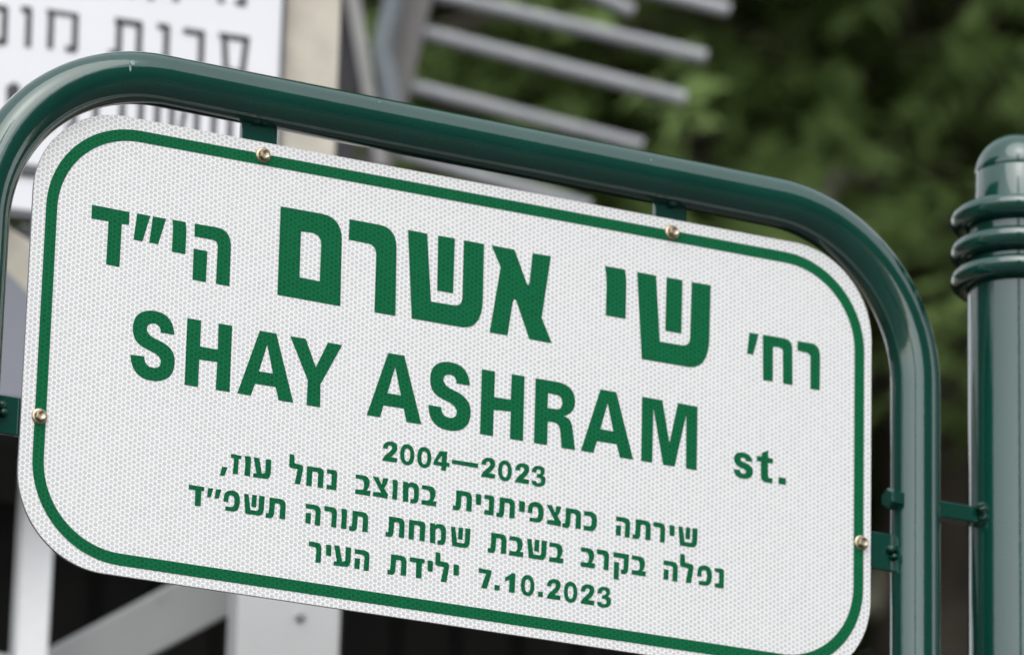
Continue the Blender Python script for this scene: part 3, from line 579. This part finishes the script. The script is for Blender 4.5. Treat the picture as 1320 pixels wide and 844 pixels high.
# near-black block added behind the stand to stand in for tree shade
def shade_block():
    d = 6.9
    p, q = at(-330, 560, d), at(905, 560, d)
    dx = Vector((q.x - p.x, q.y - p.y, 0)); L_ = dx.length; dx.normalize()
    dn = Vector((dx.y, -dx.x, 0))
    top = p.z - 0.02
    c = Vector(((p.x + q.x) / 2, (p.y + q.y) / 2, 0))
    sh = thing("shade_block", c, "near-black block added in place of tree shade behind the stand and pillar", "shade_block")
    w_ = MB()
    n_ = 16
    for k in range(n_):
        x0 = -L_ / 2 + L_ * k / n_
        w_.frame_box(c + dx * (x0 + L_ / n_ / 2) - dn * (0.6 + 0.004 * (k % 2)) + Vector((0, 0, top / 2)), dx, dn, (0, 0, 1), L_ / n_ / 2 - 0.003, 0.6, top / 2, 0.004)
    w_.build("shade_wall", M_SHADE, sh)
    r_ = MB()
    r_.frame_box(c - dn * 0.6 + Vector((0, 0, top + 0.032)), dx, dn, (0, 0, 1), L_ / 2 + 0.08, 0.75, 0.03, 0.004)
    r_.build("roof", M_SHADE, sh)
shade_block()

# metal rack of parallel bars
D6 = 5.7
rack = thing("metal_rack", ground_under(at(458, 100, D6)), "grey metal rack of slanting parallel bars on a dark mast, behind the frame's top tube", "rack")
mb = MB(); upright(456, -160, 26, D6 + 0.06, 0.03, mb); mb.build("mast", M_DARKMETAL, rack)
mb = MB(); mb.bar(at(448, -45, D6 - 0.02), at(492, 215, D6 - 0.02), 0.0135, 0.012, RIGHT, 0.001); mb.build("stay", M_GALVLIGHT, rack)
mb = MB(); mb.bar(at(569, -140, D6), at(474, 262, D6), 0.034, 0.012, RIGHT, 0.001); mb.build("boom", M_BROWNGREY, rack)
mb = MB(); mb.tube([at(x, y, D6 - 0.03) for x, y in ((512, -60), (509, -20), (506, 5), (501, 30), (495, 52), (493, 66), (496, 85), (502, 115), (507, 150))], 0.011, 16); mb.build("clamp_tube", M_CLAMP, rack)
for a, b_, r in (((558, -82), (940, 14), 9.5), ((566, -100), (816, 15), 9.5), ((543, -12), (910, 74), 9.6), ((527, 37), (884, 128), 9.8), ((508, 106), (828, 188), 9.0), ((490, 190), (760, 268), 9)):
    mb = MB()
    mb.tube([at(*a, D6 + 0.01), at(*b_, D6 + 0.01)], r / 6862.69 * D6, 16)
    mb.build("rack_bar", M_GALV, rack)

# ------------------------------------------------------------------ trees
def leaf_mat(name, lo, hi):
    m, nt, p = new_mat(name)
    tc = nt.nodes.new("ShaderNodeTexCoord")
    nz = nt.nodes.new("ShaderNodeTexNoise")
    nz.inputs["Scale"].default_value = 2.2
    nz.inputs["Detail"].default_value = 5.0
    nt.links.new(tc.outputs["Object"], nz.inputs["Vector"])
    rp = nt.nodes.new("ShaderNodeValToRGB")
    rp.color_ramp.elements[0].position = 0.35
    rp.color_ramp.elements[1].position = 0.68
    rp.color_ramp.elements[0].color = (*lo, 1)
    rp.color_ramp.elements[1].color = (*hi, 1)
    nt.links.new(nz.outputs["Fac"], rp.inputs[0])
    nt.links.new(rp.outputs[0], p.inputs["Base Color"])
    p.inputs["Roughness"].default_value = 0.7
    p.inputs["Specular IOR Level"].default_value = 0.12
    tr = nt.nodes.new("ShaderNodeBsdfTranslucent")
    nt.links.new(rp.outputs[0], tr.inputs["Color"])
    mx = nt.nodes.new("ShaderNodeMixShader")
    mx.inputs[0].default_value = 0.3
    nt.links.new(p.outputs[0], mx.inputs[1]); nt.links.new(tr.outputs[0], mx.inputs[2])
    nt.links.new(mx.outputs[0], nt.nodes["Material Output"].inputs["Surface"])
    return m
M_LEAF_A = leaf_mat("dark_conifer_leaf", (0.052, 0.092, 0.017), (0.155, 0.240, 0.062))
M_LEAF_B = leaf_mat("olive_leaf", (0.066, 0.108, 0.024), (0.195, 0.285, 0.095))
M_LEAF_C = leaf_mat("deep_green_leaf", (0.046, 0.080, 0.016), (0.125, 0.195, 0.052))
M_LIGHTSPOT = mat("pale_light_spot", (0.55, 0.53, 0.42), rough=0.9, var=0.2, scale=60)  # pale colour imitating blurred spots of light
M_PALEBARK = mat("grey_brown_bark", (0.085, 0.072, 0.058), rough=0.95, var=0.5, scale=9, bump=0.8, bscale=40)
M_BARK = mat("dark_bark", (0.03, 0.024, 0.018), rough=0.95, var=0.35, scale=18, bump=0.8, bscale=40)

def tree(x, y, H, R, seed, leaf, label, nb=120, ns=13, nl=16, size=0.085, group="trees behind the sign", low=0.12, name="conifer_tree", bark=None):
    rng = np.random.default_rng(seed)
    t = thing(name, (x, y, 0.0), label, "tree", group)
    tk = MB()
    tk.tube([(x + 0.05 * math.sin(k * 1.3 + seed), y + 0.05 * math.cos(k * 1.7 + seed), H * 0.95 * k / 9) for k in range(10)], 0.1, 12,
            radii=[0.020 * H * (1 - 0.1 * k) + 0.01 for k in range(10)])
    V, F = [], []
    n = 0
    for b in range(nb):
        h = low + (0.98 - low) * (b + rng.random()) / nb
        az = b * 2.39996 + rng.normal(0, 0.25)
        L = R * (1.05 - 0.75 * h ** 1.6) * rng.uniform(0.75, 1.12)
        p0 = np.array([x, y, h * H])
        d = np.array([math.cos(az), math.sin(az), 0.0])
        side = np.array([-d[1], d[0], 0.0])
        rise, droop = rng.uniform(0.10, 0.35), rng.uniform(0.35, 0.75)
        def bp_(s):
            return p0 + d * L * s + np.array([0, 0, L * (rise * s - droop * s * s)])
        if b % 2 == 0:
            pts = [tuple(bp_(s)) for s in (0, 0.3, 0.6, 0.95)]
            tk.tube(pts, 0.01, 6, radii=[0.032, 0.022, 0.013, 0.005])
        for k in range(ns):
            s = 0.08 + 0.96 * (k + rng.random()) / ns
            c = bp_(s) + side * rng.normal(0, 0.16 * L * (1.15 - s) + 0.05) + np.array([0, 0, rng.normal(0, 0.08)])
            ax = d * rng.uniform(0.3, 1.0) + side * rng.normal(0, 0.6) + np.array([0, 0, rng.uniform(-0.95, -0.1)])
            ax /= np.linalg.norm(ax)
            up = np.array([0, 0, 1.0]) + 0.45 * rng.normal(0, 1, 3)
            sd = np.cross(ax, up); sd /= np.linalg.norm(sd)
            nrm = np.cross(sd, ax)
            SL = size * rng.uniform(2.2, 4.2)
            for q in range(nl):
                u = (q + 0.5) / nl
                sg = 1 if q % 2 else -1
                o = c + ax * SL * u + nrm * rng.normal(0, 0.01)
                dirn = ax * 0.75 + sd * sg * (0.9 - 0.3 * u) + nrm * rng.normal(0, 0.3)
                dirn /= np.linalg.norm(dirn)
                wv = np.cross(dirn, nrm + 0.35 * rng.normal(0, 1, 3)); wv /= np.linalg.norm(wv)
                ll = size * (1.15 - 0.6 * u) * rng.uniform(0.7, 1.25)
                ww = ll * rng.uniform(0.16, 0.24)
                V += [o, o + dirn * ll * 0.45 + wv * ww, o + dirn * ll, o + dirn * ll * 0.45 - wv * ww]
                F.append((n, n + 1, n + 2, n + 3)); n += 4
    t_trunk = tk.build("trunk", bark or M_BARK, t)
    me = bpy.data.meshes.new("crown")
    Vn = np.array(V, dtype=np.float32) - np.array([x, y, 0], dtype=np.float32)
    me.vertices.add(n); me.vertices.foreach_set("co", Vn.ravel())
    fa = np.array(F, dtype=np.int32)
    me.loops.add(fa.size); me.loops.foreach_set("vertex_index", fa.ravel())
    me.polygons.add(len(F)); me.polygons.foreach_set("loop_start", np.arange(0, fa.size, 4, dtype=np.int32))
    me.update(calc_edges=True)
    me.materials.append(leaf)
    o = bpy.data.objects.new("crown", me)
    COL.objects.link(o); o.parent = t
    return t

def spot(px, d):
    p = at(px, 422, d)
    return p.x, p.y
for px, d, H, R, seed, lf, lab, nb, ns in (
        (1195, 9.4, 10.5, 2.1, 3, M_LEAF_B, "olive green conifer with drooping sprays, nearest tree behind the domed post", 420, 17),
        (700, 10.6, 11.5, 2.3, 5, M_LEAF_A, "dark conifer directly behind the bars of the metal rack", 260, 15),
        (180, 11.4, 11.5, 2.4, 8, M_LEAF_C, "deep green tree behind the white banner and stand", 260, 15),
        (1760, 11.8, 15.0, 2.5, 12, M_LEAF_C, "deep green tree beyond the post, right of the olive conifer", 240, 15),
        (930, 13.6, 14.0, 2.9, 15, M_LEAF_C, "tall dark tree standing between the rack and the post, behind the two nearer conifers", 300, 17),
        (420, 15.5, 15.0, 3.2, 17, M_LEAF_C, "tallest dark tree far behind the pillar and the rack", 300, 17),
        (1300, 16.5, 16.0, 3.4, 19, M_LEAF_A, "farthest tall tree, straight behind the domed post", 300, 17)):
    tt = tree(*spot(px, d), H, R, seed, lf, lab, nb=nb, ns=ns, low=0.405 if px == 1195 else 0.12, bark=M_PALEBARK if px == 1195 else None)
    if px == 1195:
        for lx, ly in ((1128, 772), (1228, 765), (1140, 744)):  # pale lumps added on the trunk in place of out-of-focus light spots
            r_ = ray(lx, ly)
            c_ = CAM + r_ * (9.4 - 0.19)
            MB().lump(tuple(c_), 0.022, 0.03, 0.03, seed=lx, rough=0.2).build("light_spot", M_LIGHTSPOT, tt)

# ------------------------------------------------------------------ the street behind the camera and beside it (mirrored in the gloss paint)
M_WALLA = mat("brown_brick", (0.13, 0.085, 0.06), rough=0.9, var=0.1, scale=2)
M_WALLB = mat("dark_stone", (0.12, 0.112, 0.10), rough=0.9, var=0.15, scale=3)
M_ROOF = mat("clay_roof", (0.20, 0.09, 0.06), rough=0.85, var=0.2, scale=12)
M_WINDOW = mat("window_glass", (0.02, 0.025, 0.03), rough=0.08, var=0.2)
M_FRAME = mat("window_frame_paint", (0.6, 0.6, 0.58), rough=0.6, var=0.05)
M_DOOR = mat("brown_door", (0.10, 0.055, 0.03), rough=0.6, var=0.2)
def house(x0, y0, x1, y1, h, wall_m, label, face):
    hs = thing("house", ((x0 + x1) / 2, (y0 + y1) / 2, 0), label, "house", "houses round the street")
    MB().box(x0, y0, 0, x1, y1, h).build("wall", wall_m, hs)
    cx_, cy_ = (x0 + x1) / 2, (y0 + y1) / 2
    e = 0.35
    MB().add([(x0 - e, y0 - e, h + 0.002), (x1 + e, y0 - e, h + 0.002), (x1 + e, y1 + e, h + 0.002), (x0 - e, y1 + e, h + 0.002), (cx_, y0 + (y1 - y0) * 0.3, h + 1.5), (cx_, y1 - (y1 - y0) * 0.3, h + 1.5)],
             [(3, 2, 1, 0), (0, 1, 4), (1, 2, 5, 4), (2, 3, 5), (3, 0, 4, 5)]).build("roof", M_ROOF, hs)
    if face in ('+x', '-x'):
        X = x1 if face == '+x' else x0
        s = 1 if face == '+x' else -1
        for k in range(int((y1 - y0) // 3)):
            yc = y0 + 1.7 + 3 * k
            for zc in (1.7, 4.4):
                if zc + 0.9 > h: continue
                fr = MB().box(min(X, X + s * 0.05), yc - 0.6, zc - 0.7, max(X, X + s * 0.05), yc + 0.6, zc + 0.7).build("window", M_FRAME, hs)
                MB().box(min(X + s * 0.051, X + s * 0.06), yc - 0.52, zc - 0.62, max(X + s * 0.051, X + s * 0.06), yc + 0.52, zc + 0.62).build("pane", M_WINDOW, fr)
    else:
        Y = y1 if face == '+y' else y0
        s = 1 if face == '+y' else -1
        for k in range(int((x1 - x0) // 3)):
            xc = x0 + 1.7 + 3 * k
            for zc in (1.7, 4.4):
                if zc + 0.9 > h: continue
                fr = MB().box(xc - 0.6, min(Y, Y + s * 0.05), zc - 0.7, xc + 0.6, max(Y, Y + s * 0.05), zc + 0.7).build("window", M_FRAME, hs)
                MB().box(xc - 0.52, min(Y + s * 0.051, Y + s * 0.06), zc - 0.62, xc + 0.52, max(Y + s * 0.051, Y + s * 0.06), zc + 0.62).build("pane", M_WINDOW, fr)
    return hs
house(-15, 0.2, -6.5, 19, 8.0, M_WALLA, "brown brick house with a clay roof on the left, outside the picture", '+x')
house(4.4, -24, 20, -14, 13.0, M_WALLB, "tall dark stone house across the road behind the camera", '+y')
house(11, -3, 19, 8, 8.0, M_WALLA, "brown brick house on the right beyond the post, outside the picture", '-x')
pole = MB().tube([(-2.15, -4.95, 0.0), (-2.15, -4.95, 8.0)], 0.2, 24, radii=[0.22, 0.18])
tag(pole.build("utility_pole", M_BARK), "thick dark utility pole at the kerb behind the camera", "pole")
